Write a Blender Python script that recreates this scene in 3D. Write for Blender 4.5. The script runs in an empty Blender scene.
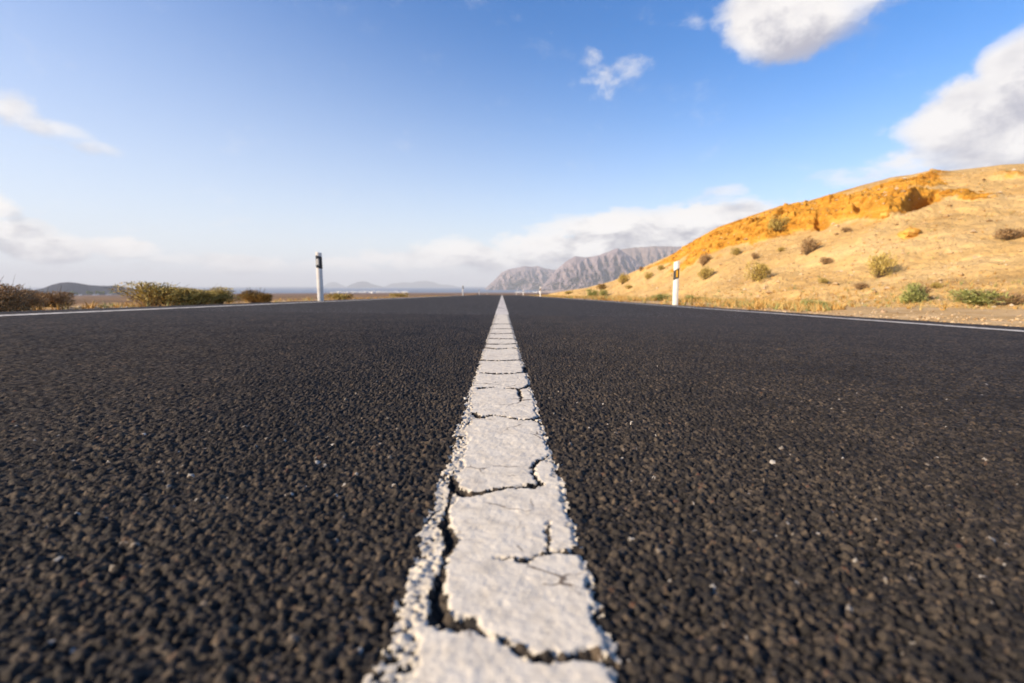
import bpy, math, random
import numpy as np
from mathutils import Vector
R = math.radians
sc = bpy.context.scene
COL = sc.collection

# ------------------------------------------------------------------ camera
W, H, FPX = 1024, 683, 483.0
PITCH = math.atan((341.5-285.5)/FPX)
YAW = math.atan(10.0/FPX)
CAM_H = 0.20
cam_d = bpy.data.cameras.new('camera'); cam = bpy.data.objects.new('camera', cam_d); COL.objects.link(cam)
cam.location = (0, 0, CAM_H)
cam.rotation_euler = (math.pi/2-PITCH, 0, -YAW)
cam_d.sensor_width = 36; cam_d.lens = 36*FPX/W
cam_d.clip_start = 0.01; cam_d.clip_end = 200000
cam_d.dof.use_dof = True; cam_d.dof.focus_distance = 0.95; cam_d.dof.aperture_fstop = 4.5
sc.camera = cam
Fv = np.array([math.sin(YAW)*math.cos(PITCH), math.cos(YAW)*math.cos(PITCH), -math.sin(PITCH)])
Rv = np.array([math.cos(YAW), -math.sin(YAW), 0.0])
Uv = np.cross(Rv, Fv)
def ray(px, py):
    d = Fv + Rv*((px-512)/FPX) + Uv*((341.5-py)/FPX)
    return d/np.linalg.norm(d)
def project(P):
    q = np.asarray(P) - np.array([0, 0, CAM_H])
    f = q@Fv
    return 512+FPX*(q@Rv)/f, 341.5-FPX*(q@Uv)/f
GR, CR = 0.01745, 0.0144
def road_z(x, y): return -GR*y - CR*x
def on_road(px, py, up=.0045):
    d = ray(px, py); t = -(CAM_H-up)/(d[2]+GR*d[1]+CR*d[0]); return d[0]*t, d[1]*t

# ------------------------------------------------------------------ sun, world, exposure
SUN_EL, SUN_AZ = R(24), R(-111)       # azimuth from +Y towards +X
sd = np.array([math.sin(SUN_AZ)*math.cos(SUN_EL), math.cos(SUN_AZ)*math.cos(SUN_EL), math.sin(SUN_EL)])
sun_d = bpy.data.lights.new('sun', 'SUN'); sun = bpy.data.objects.new('sun', sun_d); COL.objects.link(sun)
sun_d.energy = 5.0; sun_d.angle = R(0.5); sun_d.color = (1.0, 0.82, 0.60)
sun.rotation_euler = Vector(sd).to_track_quat('Z', 'Y').to_euler()
SKY_STR = 0.112
sc.view_settings.view_transform = 'Standard'; sc.view_settings.look = 'None'
sc.view_settings.exposure = 0.82; sc.view_settings.gamma = 1.0; sc.view_settings.use_curve_mapping = False

class NT:
    """small node-graph helper"""
    def __init__(s, tree): s.t = tree; s.n = tree.nodes; s.l = tree.links
    def new(s, ty, **kw):
        n = s.n.new(ty)
        for k, v in kw.items(): setattr(n, k, v)
        return n
    def put(s, sock, v):
        if isinstance(v, bpy.types.NodeSocket): s.l.new(v, sock)
        else: sock.default_value = v
    def m(s, op, a, b=0.0, c=0.0, clamp=False):
        n = s.new('ShaderNodeMath', operation=op, use_clamp=clamp)
        s.put(n.inputs[0], a); s.put(n.inputs[1], b); s.put(n.inputs[2], c); return n.outputs[0]
    def vm(s, op, a, b=(0, 0, 0)):
        n = s.new('ShaderNodeVectorMath', operation=op); s.put(n.inputs[0], a); s.put(n.inputs[1], b)
        return n.outputs['Value'] if op in ('DOT_PRODUCT', 'LENGTH') else n.outputs[0]
    def mix(s, f, a, b, mode='MIX'):
        n = s.new('ShaderNodeMix', data_type='RGBA', blend_type=mode)
        s.put(n.inputs[0], f); s.put(n.inputs[6], a); s.put(n.inputs[7], b); return n.outputs[2]
    def noise(s, vec, scale, detail=3, rough=.5, dist=0.0):
        n = s.new('ShaderNodeTexNoise'); s.put(n.inputs['Vector'], vec)
        n.inputs['Scale'].default_value = scale; n.inputs['Detail'].default_value = detail
        n.inputs['Roughness'].default_value = rough; n.inputs['Distortion'].default_value = dist
        return n.outputs['Fac']
    def vor(s, vec, scale, feat='F1', out='Distance'):
        n = s.new('ShaderNodeTexVoronoi', feature=feat); s.put(n.inputs['Vector'], vec)
        n.inputs['Scale'].default_value = scale; return n.outputs[out]
    def ramp(s, f, stops, interp='LINEAR'):
        n = s.new('ShaderNodeValToRGB'); s.put(n.inputs[0], f); e = n.color_ramp.elements
        n.color_ramp.interpolation = interp
        while len(e) < len(stops): e.new(.5)
        for el, (p, c) in zip(e, stops):
            el.position = p; el.color = (c[0], c[1], c[2], 1) if hasattr(c, '__len__') else (c, c, c, 1)
        return n.outputs[0]
    def mr(s, v, a, b, c=0.0, d=1.0, smooth=True):
        n = s.new('ShaderNodeMapRange'); n.interpolation_type = 'SMOOTHSTEP' if smooth else 'LINEAR'
        s.put(n.inputs[0], v)
        for i, q in zip((1, 2, 3, 4), (a, b, c, d)): s.put(n.inputs[i], q)
        return n.outputs[0]
    def bump(s, h, strength=.5, dist=.01, nrm=None):
        n = s.new('ShaderNodeBump'); s.put(n.inputs['Height'], h)
        n.inputs['Strength'].default_value = strength; n.inputs['Distance'].default_value = dist
        if nrm is not None: s.l.new(nrm, n.inputs['Normal'])
        return n.outputs[0]
    def attr(s, name, out='Fac'):
        n = s.new('ShaderNodeAttribute', attribute_name=name); return n.outputs[out]

world = bpy.data.worlds.new('World'); sc.world = world; world.use_nodes = True
wt = NT(world.node_tree); world.node_tree.nodes.clear()
sky = wt.new('ShaderNodeTexSky', sky_type='NISHITA')
sky.sun_disc = False; sky.sun_elevation = SUN_EL; sky.sun_rotation = SUN_AZ
sky.altitude = 50; sky.air_density = 1.0; sky.dust_density = 0.6; sky.ozone_density = 3.0
tc = wt.new('ShaderNodeTexCoord').outputs['Generated']
# cloud density as a node group of the sky direction
g = bpy.data.node_groups.new('cloud_density', 'ShaderNodeTree')
g.interface.new_socket('Dir', in_out='INPUT', socket_type='NodeSocketVector')
g.interface.new_socket('Density', in_out='OUTPUT', socket_type='NodeSocketFloat')
G = NT(g); gi = G.new('NodeGroupInput'); go_ = G.new('NodeGroupOutput')
gd = G.vm('NORMALIZE', gi.outputs[0])
sx = G.new('ShaderNodeSeparateXYZ'); g.links.new(gd, sx.inputs[0])
az = G.m('ARCTAN2', sx.outputs[0], sx.outputs[1]); el = G.m('ARCSINE', sx.outputs[2])
cx = G.new('ShaderNodeCombineXYZ'); G.put(cx.inputs[0], az); G.put(cx.inputs[1], G.m('MULTIPLY', el, 1.5)); 
cv = cx.outputs[0]
w1 = G.new('ShaderNodeTexNoise'); G.put(w1.inputs['Vector'], cv); w1.inputs['Scale'].default_value = 6; w1.inputs['Detail'].default_value = 2
warp = G.vm('MULTIPLY', G.vm('SUBTRACT', w1.outputs['Color'], (.5, .5, .5)), (.10, .07, 0))
cvw = G.vm('ADD', cv, warp)
s2 = G.new('ShaderNodeSeparateXYZ'); g.links.new(cvw, s2.inputs[0])
azw, elw = s2.outputs[0], s2.outputs[1]
# (px, py, half-width px, half-height px, strength, softness)
BL = [(755, 14, 44, 40, 1.0), (800, 22, 62, 38, 1.05), (862, -4, 62, 24, .72), (905, -20, 50, 14, .5),
      (588, 56, 16, 20, .46), (604, 80, 26, 20, .54), (636, 64, 26, 20, .40), (575, 88, 12, 8, .35), (688, 20, 18, 12, .34),
      (965, 112, 66, 36, 1.1), (1034, 80, 56, 46, 1.15), (1020, 140, 85, 40, 1.1), (928, 120, 40, 24, .8), (1110, 100, 90, 65, 1.1), (945, 140, 50, 18, .7),
      (925, 156, 60, 14, .72), (862, 176, 56, 13, .55), (965, 172, 70, 16, .75), (868, 132, 14, 8, .38), (830, 188, 50, 8, .42),
      (640, 230, 105, 20, 1.0), (575, 248, 95, 17, .95), (705, 219, 75, 18, .95), (510, 262, 70, 16, .8), (660, 252, 110, 34, 1.1), (740, 235, 60, 22, .9),
      (725, 192, 17, 8, .5), (8, 106, 40, 20, .70), (50, 128, 48, 16, .62), (88, 148, 30, 10, .50), (30, 150, 60, 10, .36), (-40, 95, 50, 20, .7),
      (0, 205, 26, 16, .78), (5, 230, 55, 14, .82), (56, 245, 50, 14, .95), (120, 249, 42, 13, .95), (160, 262, 50, 8, .5), (-50, 235, 60, 30, .9),
      (238, 260, 60, 11, .85), (345, 266, 46, 9, .66), (405, 259, 64, 12, .75), (465, 256, 64, 15, .85), (445, 272, 100, 10, .5), (60, 272, 120, 6, .42)]
acc = None
for (bx_, by_, bw, bh, bs) in BL:
    d0 = ray(bx_, by_); a0 = math.atan2(d0[0], d0[1]); e0 = math.asin(d0[2])
    dl = ray(bx_-bw, by_); dr_ = ray(bx_+bw, by_)
    aw = max(.01, abs(math.atan2(dr_[0], dr_[1])-math.atan2(dl[0], dl[1]))/2)
    eh = max(.008, abs(math.asin(ray(bx_, by_-bh)[2])-math.asin(ray(bx_, by_+bh)[2]))/2)
    u = G.m('MULTIPLY', G.m('SUBTRACT', azw, a0), 1/aw)
    v = G.m('MULTIPLY', G.m('SUBTRACT', elw, e0*1.5), 1/(eh*1.5))
    r2 = G.m('MULTIPLY_ADD', u, u, G.m('MULTIPLY', v, v))
    f = G.m('MULTIPLY', G.m('SUBTRACT', 1.0, G.m('MULTIPLY', r2, .5), clamp=True), bs)
    acc = f if acc is None else G.m('MAXIMUM', acc, f) if bs < .6 else G.m('SMOOTH_MAX', acc, f, .25)
cst = G.vm('MULTIPLY', cvw, (1, 1.5, 1))
n1 = G.new('ShaderNodeMix', data_type='FLOAT'); G.put(n1.inputs[0], G.mr(el, .26, .14)); G.put(n1.inputs[2], G.noise(cvw, 9, 9, .66)); G.put(n1.inputs[3], G.noise(cst, 17, 7, .6)); n1 = n1.outputs[0]; n2 = G.noise(cv, 30, 5, .6)
gate = G.mr(acc, .0, .35)
dens = G.m('ADD', acc, G.m('MULTIPLY', G.m('SUBTRACT', n1, .50), 1.75))
dens = G.m('ADD', dens, G.m('MULTIPLY', G.m('SUBTRACT', n2, .5), .35))
dens = G.m('MULTIPLY', G.m('SUBTRACT', dens, .25), gate)
# thin scattered cloud for the part of the sky behind the camera
back = G.m('MULTIPLY', G.m('MULTIPLY', G.m('SUBTRACT', G.noise(gd, 2.2, 6, .6), .56), 2.0), G.mr(sx.outputs[1], .3, -.2))
dens = G.m('MAXIMUM', dens, back)
G.put(go_.inputs[0], dens)
g.interface.new_socket('Body', in_out='OUTPUT', socket_type='NodeSocketFloat'); G.put(go_.inputs[1], acc)
def cloud(vec):
    n = wt.new('ShaderNodeGroup'); n.node_tree = g; wt.put(n.inputs[0], vec); return n.outputs[0]
dn = wt.vm('NORMALIZE', tc)
selz = wt.new('ShaderNodeSeparateXYZ'); wt.put(selz.inputs[0], dn)
D0 = cloud(dn); body = wt.t.nodes[-1].outputs[1]
D1 = cloud(wt.vm('ADD', dn, (-.03, 0, .03)))      # a little towards the sun
alpha = wt.mr(D0, 0.0, .42)
lit = wt.m('ADD', .62, wt.m('SUBTRACT', wt.m('MULTIPLY', wt.m('SUBTRACT', D0, D1), 1.6), wt.m('MULTIPLY', wt.m('SUBTRACT', D0, .4), .6)), clamp=True)
pf = wt.vm('MULTIPLY', dn, (1, 1, 1.8))
lit = wt.m('ADD', lit, wt.m('MULTIPLY', wt.m('SUBTRACT', wt.noise(pf, 13, 6, .6), .5), 1.7), clamp=True)
ccol = wt.mix(lit, (2.6, 2.52, 2.85, 1), (5.3, 5.05, 4.85, 1))
clow = wt.mix(lit, (2.0, 1.93, 2.25, 1), (5.9, 5.65, 5.4, 1)); ccol = wt.mix(wt.mr(selz.outputs[2], .18, .07), ccol, clow)
hs = wt.new('ShaderNodeHueSaturation'); wt.put(hs.inputs['Color'], sky.outputs[0]); hs.inputs['Saturation'].default_value = 1.34; hs.inputs['Hue'].default_value = .508
hs.inputs['Value'].default_value = 1.1
# pale moist air low in the sky, stronger towards the sun
elv = wt.m('MULTIPLY', wt.m('MAXIMUM', selz.outputs[2], 0.0), wt.mr(selz.outputs[0], -.9, .5, .85, 2.5, False))
pale = wt.m('POWER', wt.m('SUBTRACT', 1.0, elv, clamp=True), 2.0)
skb = wt.mix(wt.m('MULTIPLY', pale, .95), hs.outputs[0], (4.6, 4.75, 5.15, 1))
skc = wt.mix(wt.m('MULTIPLY', alpha, wt.mr(body, .35, .85, .5, .96)), skb, ccol)
bg = wt.new('ShaderNodeBackground'); wt.put(bg.inputs[0], skc); bg.inputs[1].default_value = SKY_STR
wo = wt.new('ShaderNodeOutputWorld'); wt.put(wo.inputs[0], bg.outputs[0])

# ------------------------------------------------------------------ helpers
rng = np.random.default_rng(7); random.seed(7)
def material(name):
    m = bpy.data.materials.new(name); m.use_nodes = True; t = NT(m.node_tree)
    b = m.node_tree.nodes['Principled BSDF']; return m, t, b
def grid_faces(nr, nc, off=0):
    i = np.arange(nr-1)[:, None]*nc + np.arange(nc-1)[None, :]
    i = i.ravel()+off
    return np.stack([i, i+1, i+nc+1, i+nc], 1)
def np_mesh(name, V, F, mats, attrs=None, midx=None, smooth=True, parent=None, link=True):
    V = np.asarray(V, dtype=np.float32); F = np.asarray(F, dtype=np.int32); k = F.shape[1]
    me = bpy.data.meshes.new(name)
    me.vertices.add(len(V)); me.vertices.foreach_set('co', V.ravel())
    me.loops.add(F.size); me.loops.foreach_set('vertex_index', F.ravel())
    me.polygons.add(len(F)); me.polygons.foreach_set('loop_start', np.arange(0, F.size, k, dtype=np.int32))
    me.polygons.foreach_set('use_smooth', np.full(len(F), smooth, dtype=bool))
    for m in (mats if isinstance(mats, (list, tuple)) else [mats]): me.materials.append(m)
    if midx is not None: me.polygons.foreach_set('material_index', np.asarray(midx, dtype=np.int32))
    for an, av in (attrs or {}).items():
        a = me.attributes.new(an, 'FLOAT', 'POINT'); a.data.foreach_set('value', np.asarray(av, dtype=np.float32).ravel())
    me.update(calc_edges=True)
    o = bpy.data.objects.new(name, me)
    if link: COL.objects.link(o)
    if parent is not None: o.parent = parent
    return o
def tag(o, label=None, cat=None, group=None, kind=None):
    if label: o['label'] = label
    if cat: o['category'] = cat
    if group: o['group'] = group
    if kind: o['kind'] = kind
    return o
def empty(name, loc, rz=0, scale=(1, 1, 1)):
    o = bpy.data.objects.new(name, None); COL.objects.link(o); o.location = loc; o.rotation_euler = (0, 0, rz); o.scale = scale
    o.empty_display_size = .1; return o
def h2(ix, iy, k=0):
    ix = ix.astype(np.int64); iy = iy.astype(np.int64)
    n = (ix*374761393 + iy*668265263 + k*2147483647 + 1013904223) & 0xFFFFFFFF
    n = ((n ^ (n >> 13))*1274126177) & 0xFFFFFFFF
    n = ((n ^ (n >> 16))*2246822519) & 0xFFFFFFFF
    n = n ^ (n >> 15)
    return (n & 0xFFFFFF)/float(0x1000000)
def vnoise(x, y, k=0):
    ix = np.floor(x); iy = np.floor(y); fx = x-ix; fy = y-iy
    fx = fx*fx*fx*(fx*(fx*6-15)+10); fy = fy*fy*fy*(fy*(fy*6-15)+10)
    a = h2(ix, iy, k); b = h2(ix+1, iy, k); c = h2(ix, iy+1, k); d = h2(ix+1, iy+1, k)
    return (a*(1-fx)+b*fx)*(1-fy)+(c*(1-fx)+d*fx)*fy
def fbm(x, y, o=4, k=0, g_=.5):
    s = 0; a = 1; t = 0
    for i in range(o):
        s = s+a*vnoise(x*2**i+17.3*i, y*2**i+5.1*i, k+i); t += a; a *= g_
    return s/t
def sstep(a, b, x):
    t = np.clip((x-a)/(b-a), 0, 1); return t*t*(3-2*t)

# ------------------------------------------------------------------ materials of the road
m_asph, t, b = material('asphalt_stones')
tone = t.attr('tone'); co = t.new('ShaderNodeTexCoord').outputs['Object']
colr = t.ramp(tone, [(0, (.018, .016, .015)), (.35, (.037, .032, .028)), (.6, (.066, .053, .041)), (.85, (.108, .084, .061)), (.96, (.16, .115, .075)), (.975, (.12, .05, .03)), (.985, (.20, .16, .12)), (.994, (.42, .37, .30)), (.998, (.65, .6, .52))])
colr = t.mix(t.m('MULTIPLY', t.noise(co, 420, 2), .55), colr, (.026, .022, .019, 1))
colr = t.mix(t.mr(t.noise(co, 3.5, 5, .65), .42, .7, 0, .55), colr, (.022, .020, .019, 1))
hgt = t.attr('stone_relief')
colr = t.mix(t.mr(hgt, .45, 0.0), colr, (.012, .011, .010, 1))  # colour darkens with depth: low gaps between stones and crack floors
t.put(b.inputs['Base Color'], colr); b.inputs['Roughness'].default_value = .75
b.inputs['Specular IOR Level'].default_value = .12
t.put(b.inputs['Normal'], t.bump(t.noise(co, 520, 3, .65), .8, .002))

m_far, t, b = material('asphalt_far')
co = t.new('ShaderNodeTexCoord').outputs['Object']
vc = t.vor(co, 125, 'F1', 'Color'); sp = t.new('ShaderNodeSeparateColor'); t.put(sp.inputs[0], vc)
colr = t.ramp(sp.outputs[0], [(0, (.011, .009, .007)), (.5, (.023, .018, .014)), (.85, (.048, .036, .024)), (.97, (.2, .16, .12)), (.99, (.5, .45, .4))])
colr = t.mix(t.mr(t.noise(co, .9, 4), .45, .75, 0, .35), colr, (.026, .020, .016, 1))
t.put(b.inputs['Base Color'], colr); b.inputs['Roughness'].default_value = .7; b.inputs['Specular IOR Level'].default_value = .12
t.put(b.inputs['Normal'], t.bump(t.vor(co, 125), .8, .004))

m_paint, t, b = material('road_paint')
co = t.new('ShaderNodeTexCoord').outputs['Object']
n = t.noise(co, 60, 5, .6)
colr = t.ramp(n, [(.25, (.52, .46, .365)), (.5, (.65, .585, .475)), (.75, (.72, .655, .54))])
colr = t.mix(t.mr(t.noise(co, 900, 2, .7), .60, .72, 0, .5), colr, (.28, .23, .18, 1))
colr = t.mix(t.mr(t.noise(co, 14, 4, .6), .52, .8, 0, .45), colr, (.40, .34, .28, 1))
wn = t.new('ShaderNodeTexNoise'); t.put(wn.inputs['Vector'], co); wn.inputs['Scale'].default_value = 60; wn.inputs['Detail'].default_value = 4
wv = t.vm('ADD', co, t.vm('MULTIPLY', t.vm('SUBTRACT', wn.outputs['Color'], (.5, .5, .5)), (.012, .012, 0)))
hc = t.vor(wv, 16, 'DISTANCE_TO_EDGE')
colr = t.mix(t.m('MULTIPLY', t.mr(hc, .022, .006), t.mr(t.noise(co, 9, 5, .7), .50, .60)), colr, (.16, .125, .095, 1))
colr = t.mix(t.mr(t.noise(co, 330, 3, .75), .66, .74, 0, .7), colr, (.15, .12, .09, 1))
edge_dark = t.attr('edge_dark'); colr = t.mix(edge_dark, colr, (.10, .085, .07, 1))  # paint colour darkens towards slab edges and cracks, slightly on the crumbs
t.put(b.inputs['Base Color'], colr); b.inputs['Roughness'].default_value = .75; b.inputs['Specular IOR Level'].default_value = .25
bn = t.bump(t.noise(co, 260, 4, .65), .3, .0015)
t.put(b.inputs['Normal'], t.bump(t.vor(co, 900), .35, .0006, bn))

m_paint2, t, b = material('road_paint_worn')
co = t.new('ShaderNodeTexCoord').outputs['Object']
n = t.noise(co, 18, 6, .7)
colr = t.ramp(n, [(.36, (.10, .09, .08)), (.46, (.48, .44, .38)), (.7, (.64, .60, .53))])
t.put(b.inputs['Base Color'], colr); b.inputs['Roughness'].default_value = .7

m_paint3, t, b = material('road_paint_cracked')
co = t.new('ShaderNodeTexCoord').outputs['Object']
mp = t.new('ShaderNodeMapping'); t.put(mp.inputs[0], co); mp.inputs['Scale'].default_value = (1.2, 4.2, 1)
ed = t.vor(mp.outputs[0], 1.0, 'DISTANCE_TO_EDGE')
colr = t.ramp(t.noise(co, 18, 6, .7), [(.25, (.44, .395, .33)), (.45, (.58, .525, .45)), (.7, (.66, .60, .52))])
colr = t.mix(t.mr(ed, .035, .01), colr, (.07, .06, .055, 1))
t.put(b.inputs['Base Color'], colr); b.inputs['Roughness'].default_value = .7

# ------------------------------------------------------------------ road surface: real stones near the camera
def axis_grid(a0, a1, fine, lim, k):
    out = [a0]; v = a0
    while v < a1:
        v += max(fine, k*(v if v > lim else lim)) if v > lim else fine
        out.append(v)
    return np.array(out)
xp = axis_grid(0, 4.02, .0014, .34, .0042)
xs = np.concatenate([-xp[:0:-1], xp])
xs = xs*4.02/xs[-1]
ys = axis_grid(.11, 4.6, .0011, .28, .0040)
X, Y = np.meshgrid(xs, ys)
def stones(X, Y, cell, k, hmax):
    best = np.full(X.shape, -1.0); tn = np.zeros(X.shape)
    gx = np.floor(X/cell); gy = np.floor(Y/cell)
    for ox in (-1, 0, 1):
        for oy in (-1, 0, 1):
            ix = gx+ox; iy = gy+oy
            px = (ix+h2(ix, iy, k))*cell; py = (iy+h2(ix, iy, k+1))*cell
            a = h2(ix, iy, k+2)*math.pi; r = cell*(.45+.5*h2(ix, iy, k+3)); asp = .65+.35*h2(ix, iy, k+4)
            dx = X-px; dy = Y-py; ca = np.cos(a); sa = np.sin(a)
            u = (dx*ca+dy*sa)/r; v = (-dx*sa+dy*ca)/(r*asp)
            d = np.maximum(np.maximum(np.abs(u), np.abs(v)), np.abs(u*.72+v*.72))
            q = h2(ix, iy, k+5)
            hh = hmax*(.25+.75*q) + (h2(ix, iy, k+6)-.5)*1.1*hmax*u + (h2(ix, iy, k+7)-.5)*1.1*hmax*v - hmax*2.9*np.maximum(d-.55, 0)
            msk = hh > best
            best = np.where(msk, hh, best); tn = np.where(msk, h2(ix, iy, k+8), tn)
    return best, tn
hA, tA = stones(X, Y, .0057, 11, .0048)
hB, tB = stones(X, Y, .0036, 41, .0032)
hB = hB - .0002
useB = hB > hA
Hs = np.where(useB, hB, hA); Tn = np.where(useB, tB, tA)
lim = -.0006
Hs = np.maximum(Hs, lim)
Hs += .0016*(fbm(X*14, Y*14, 3, 90)-.5)*2 + .0030*(fbm(X*300, Y*300, 3, 95)-.5)
stone_relief = np.clip((Hs+.0005)/.0045, 0, 1)
Hs = Hs*(1-.45*sstep(1.6, 4.4, Y))+.0008*sstep(1.6, 4.4, Y); stone_relief = stone_relief+(.55-stone_relief)*.7*sstep(1.6, 4.4, Y)

# --- the centre line: thick cracked paint laid on the stones
def seg_dist(X, Y, pts, w):
    """signed distance to a polyline whose half width varies; <0 inside"""
    best = np.full(X.shape, 9.0)
    for (p, q, wa, wb) in zip(pts[:-1], pts[1:], w[:-1], w[1:]):
        ax, ay = p; bx_, by_ = q; vx, vy = bx_-ax, by_-ay; L = vx*vx+vy*vy
        tt = np.clip(((X-ax)*vx+(Y-ay)*vy)/L, 0, 1)
        d = np.hypot(X-ax-tt*vx, Y-ay-tt*vy) - (wa+(wb-wa)*tt)
        best = np.minimum(best, d)
    return best
c6 = lambda x, y: on_road(360+x/2.81, 440+y/2.81)
c7 = lambda x, y: on_road(430+x/4.553, 290+y/4.553)
CR_ = []
def crack(f, pts, w):
    P = [f(*p) for p in pts]; CR_.append((P, [q*.001*(1.15+2.0*max(0, p[1]-.7)) for q, p in zip(w, P)]))
crack(c6, [(262, 95), (268, 135), (300, 150), (335, 148)], [1.5, 5, 6, 2])
crack(c6, [(335, 148), (385, 138), (440, 131)], [1.5, 2.2, .8])
crack(c6, [(448, 131), (480, 130), (508, 122)], [2, 4.2, 3])
crack(c6, [(505, 122), (484, 90), (490, 65), (530, 44), (560, 40)], [1.5, 1.6, 2.4, 1.0, 1.0])
crack(c6, [(262, 135), (240, 200), (236, 235), (252, 262), (252, 300), (240, 330)], [1.5, 1.2, 4, 5.5, 4, .8])
crack(c6, [(240, 335), (225, 380), (222, 430), (222, 480), (236, 506), (285, 515), (320, 508)], [.8, 2.6, 4.2, 4.0, 5.0, 4.4, 2.8])
crack(c6, [(320, 512), (345, 540), (385, 552), (440, 582), (470, 602), (520, 610), (560, 606), (602, 606)], [2.4, 1.2, 1.4, 1.2, 2.6, 2.8, 1.8, 1.2])
crack(c6, [(602, 606), (650, 598), (700, 625), (740, 640)], [2.4, 3.4, 3.2, 3.5])
crack(c6, [(384, 331), (430, 334), (470, 336), (530, 314), (560, 312), (625, 318)], [.5, .8, 1.3, .8, 1.0, 2.2])
crack(c6, [(527, 225), (533, 270), (532, 310)], [.3, .8, .7])
crack(c6, [(600, 305), (640, 312)], [2.5, 4])
crack(c7, [(195, 560), (225, 580), (270, 570)], [3.5, 4.5, 3]); crack(c7, [(270, 570), (330, 574), (400, 588), (470, 590), (505, 603)], [1.5, 1.2, 2.6, 1.2, 2.4])
crack(c7, [(470, 590), (500, 575)], [2, 4.5])
crack(c7, [(225, 448), (290, 442)], [3.2, 1.6]); crack(c7, [(345, 446), (400, 450), (445, 440), (460, 430)], [1.2, 1.8, 2.6, 3]); crack(c7, [(400, 452), (414, 490), (410, 505)], [2, 1.6, .4])
crack(c7, [(235, 376), (310, 382), (385, 379)], [2, 3.0, 2]); crack(c7, [(385, 378), (435, 374), (440, 350)], [1, 3, 4.5])
crack(c7, [(238, 320), (330, 322), (412, 318)], [3, 1.5, 3.2])
crack(c7, [(250, 262), (300, 268), (350, 266)], [3, 2.4, 2]); crack(c7, [(380, 262), (402, 266)], [1.5, 3])
crack(c7, [(262, 246), (330, 247), (392, 244)], [3, 2.0, 3.5]); crack(c7, [(278, 220), (330, 222), (380, 222)], [3, 1.6, 3])
crack(c7, [(280, 198), (330, 199), (376, 197)], [3, 1.6, 3]); crack(c7, [(290, 176), (372, 177)], [2, 2.2])
crack(c7, [(293, 155), (330, 154), (366, 155)], [3, 1.2, 4])
jx = .0030*(fbm(X*150, Y*150, 3, 61)-.5)*2; jy = .0030*(fbm(X*150, Y*150, 3, 67)-.5)*2
Xc = X+jx+.004*(fbm(X*35, Y*35, 2, 63)-.5); Yc = Y+jy
cols = np.where(np.abs(xs) < .12)[0]; c0, c1 = cols[0], cols[-1]+1
sub = (slice(None), slice(c0, c1))
dcr = np.full(X[sub].shape, 9.0)
for pts, w in CR_: dcr = np.minimum(dcr, seg_dist(Xc[sub], Yc[sub], pts, w))
Xs_, Ys_ = X[sub], Y[sub]
edge_n = lambda k: (fbm(Ys_*45, Ys_*0+k, 3, int(k))-.5)*2
n_e = (fbm(Xs_*110, Ys_*110, 3, 71)-.5)*2
left_slab = -.0445 + .006*edge_n(3) + .006*n_e - .014*sstep(.55, 1.1, Ys_)
left_out = -.0660 + .004*edge_n(9) + .008*n_e
right_out = .0585 + .0045*edge_n(15) + .005*n_e
left_slab = left_slab-.004
dl = np.minimum(Xs_-left_slab, right_out-Xs_)            # >0 inside the slab
slab = np.minimum(dl, dcr)
hs_ = Hs[sub]
crumb = np.minimum(np.minimum(Xs_-left_out, right_out+.004-Xs_), dcr)
crumb_on = (crumb > 0) & (hs_+.0016*n_e+.0012*(fbm(Xs_*60, Ys_*60, 2, 33)-.5)*2+.0018*(fbm(Xs_*28, Ys_*28, 3, 35)-.5)*2 > -.0001)
prof = sstep(0, .0022, slab)
hs_sm = .0016 + .05*(hs_-.0016)
ph = hs_sm + .0028 + .0008*(fbm(Xs_*40, Ys_*40, 3, 77)-.5)*2 + .0004*(fbm(Xs_*200, Ys_*200, 2, 79)-.5)*2
dig = sstep(.0, .004, -dcr)*((Xs_ > -.075) & (Xs_ < .07))
hs_road = hs_*(1-.5*dig) - .0030*dig
newh = hs_road*(1-prof)+ph*prof
newh = np.where((prof < .3) & crumb_on, np.maximum(newh, hs_*.25+.0022), newh)
Hs[sub] = newh
paint = np.zeros(X.shape, bool); paint[sub] = (prof > .12) | crumb_on
edge_dark = np.zeros(X.shape); edge_dark[sub] = np.clip(.6*(1-sstep(0, 1, slab/(.0026*(1+2.2*np.maximum(Ys_-.6, 0)))))*(prof > .12) + .22*((prof <= .12)), 0, 1)
g2 = stone_relief[sub]; g2[:] = g2*(1-.8*dig); stone_relief[sub] = g2
Z = road_z(X, Y)+Hs
V = np.stack([X.ravel(), Y.ravel(), Z.ravel()], 1)
F = grid_faces(len(ys), len(xs))
pf = paint.ravel()[F].sum(1) >= 3
def sub_mesh(F):
    ids = np.unique(F); mp_ = np.zeros(len(V), np.int64); mp_[ids] = np.arange(len(ids)); return ids, mp_[F]
idp, Fp = sub_mesh(F[pf])
# the rest of the road: behind the camera and on to the crest and down beyond it
def road_profile(y): return np.where(y > 105, -GR*105-.030*(y-105)-.0, -GR*y)
yy = np.concatenate([np.linspace(-6, .11, 10)])
yy2 = np.concatenate([np.array([4.598]), np.geomspace(5.2, 105, 40), np.linspace(112, 420, 30)])
xx = np.array([-4.02, -3.2, -1.6, -.4, 0, .4, 1.6, 3.2, 4.02])
def strip(xx, yy, dz):
    A, B = np.meshgrid(xx, yy); return np.stack([A.ravel(), B.ravel(), (road_profile(B)-CR*A+dz).ravel()], 1), grid_faces(len(yy), len(xx))
Va, Fa = strip(xx, yy, .0015); Vb, Fb = strip(xx, yy2, .0015)
ido, Fo = sub_mesh(F[~pf])
VV = np.concatenate([V[ido], Va, Vb]); n0 = len(ido)
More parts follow.
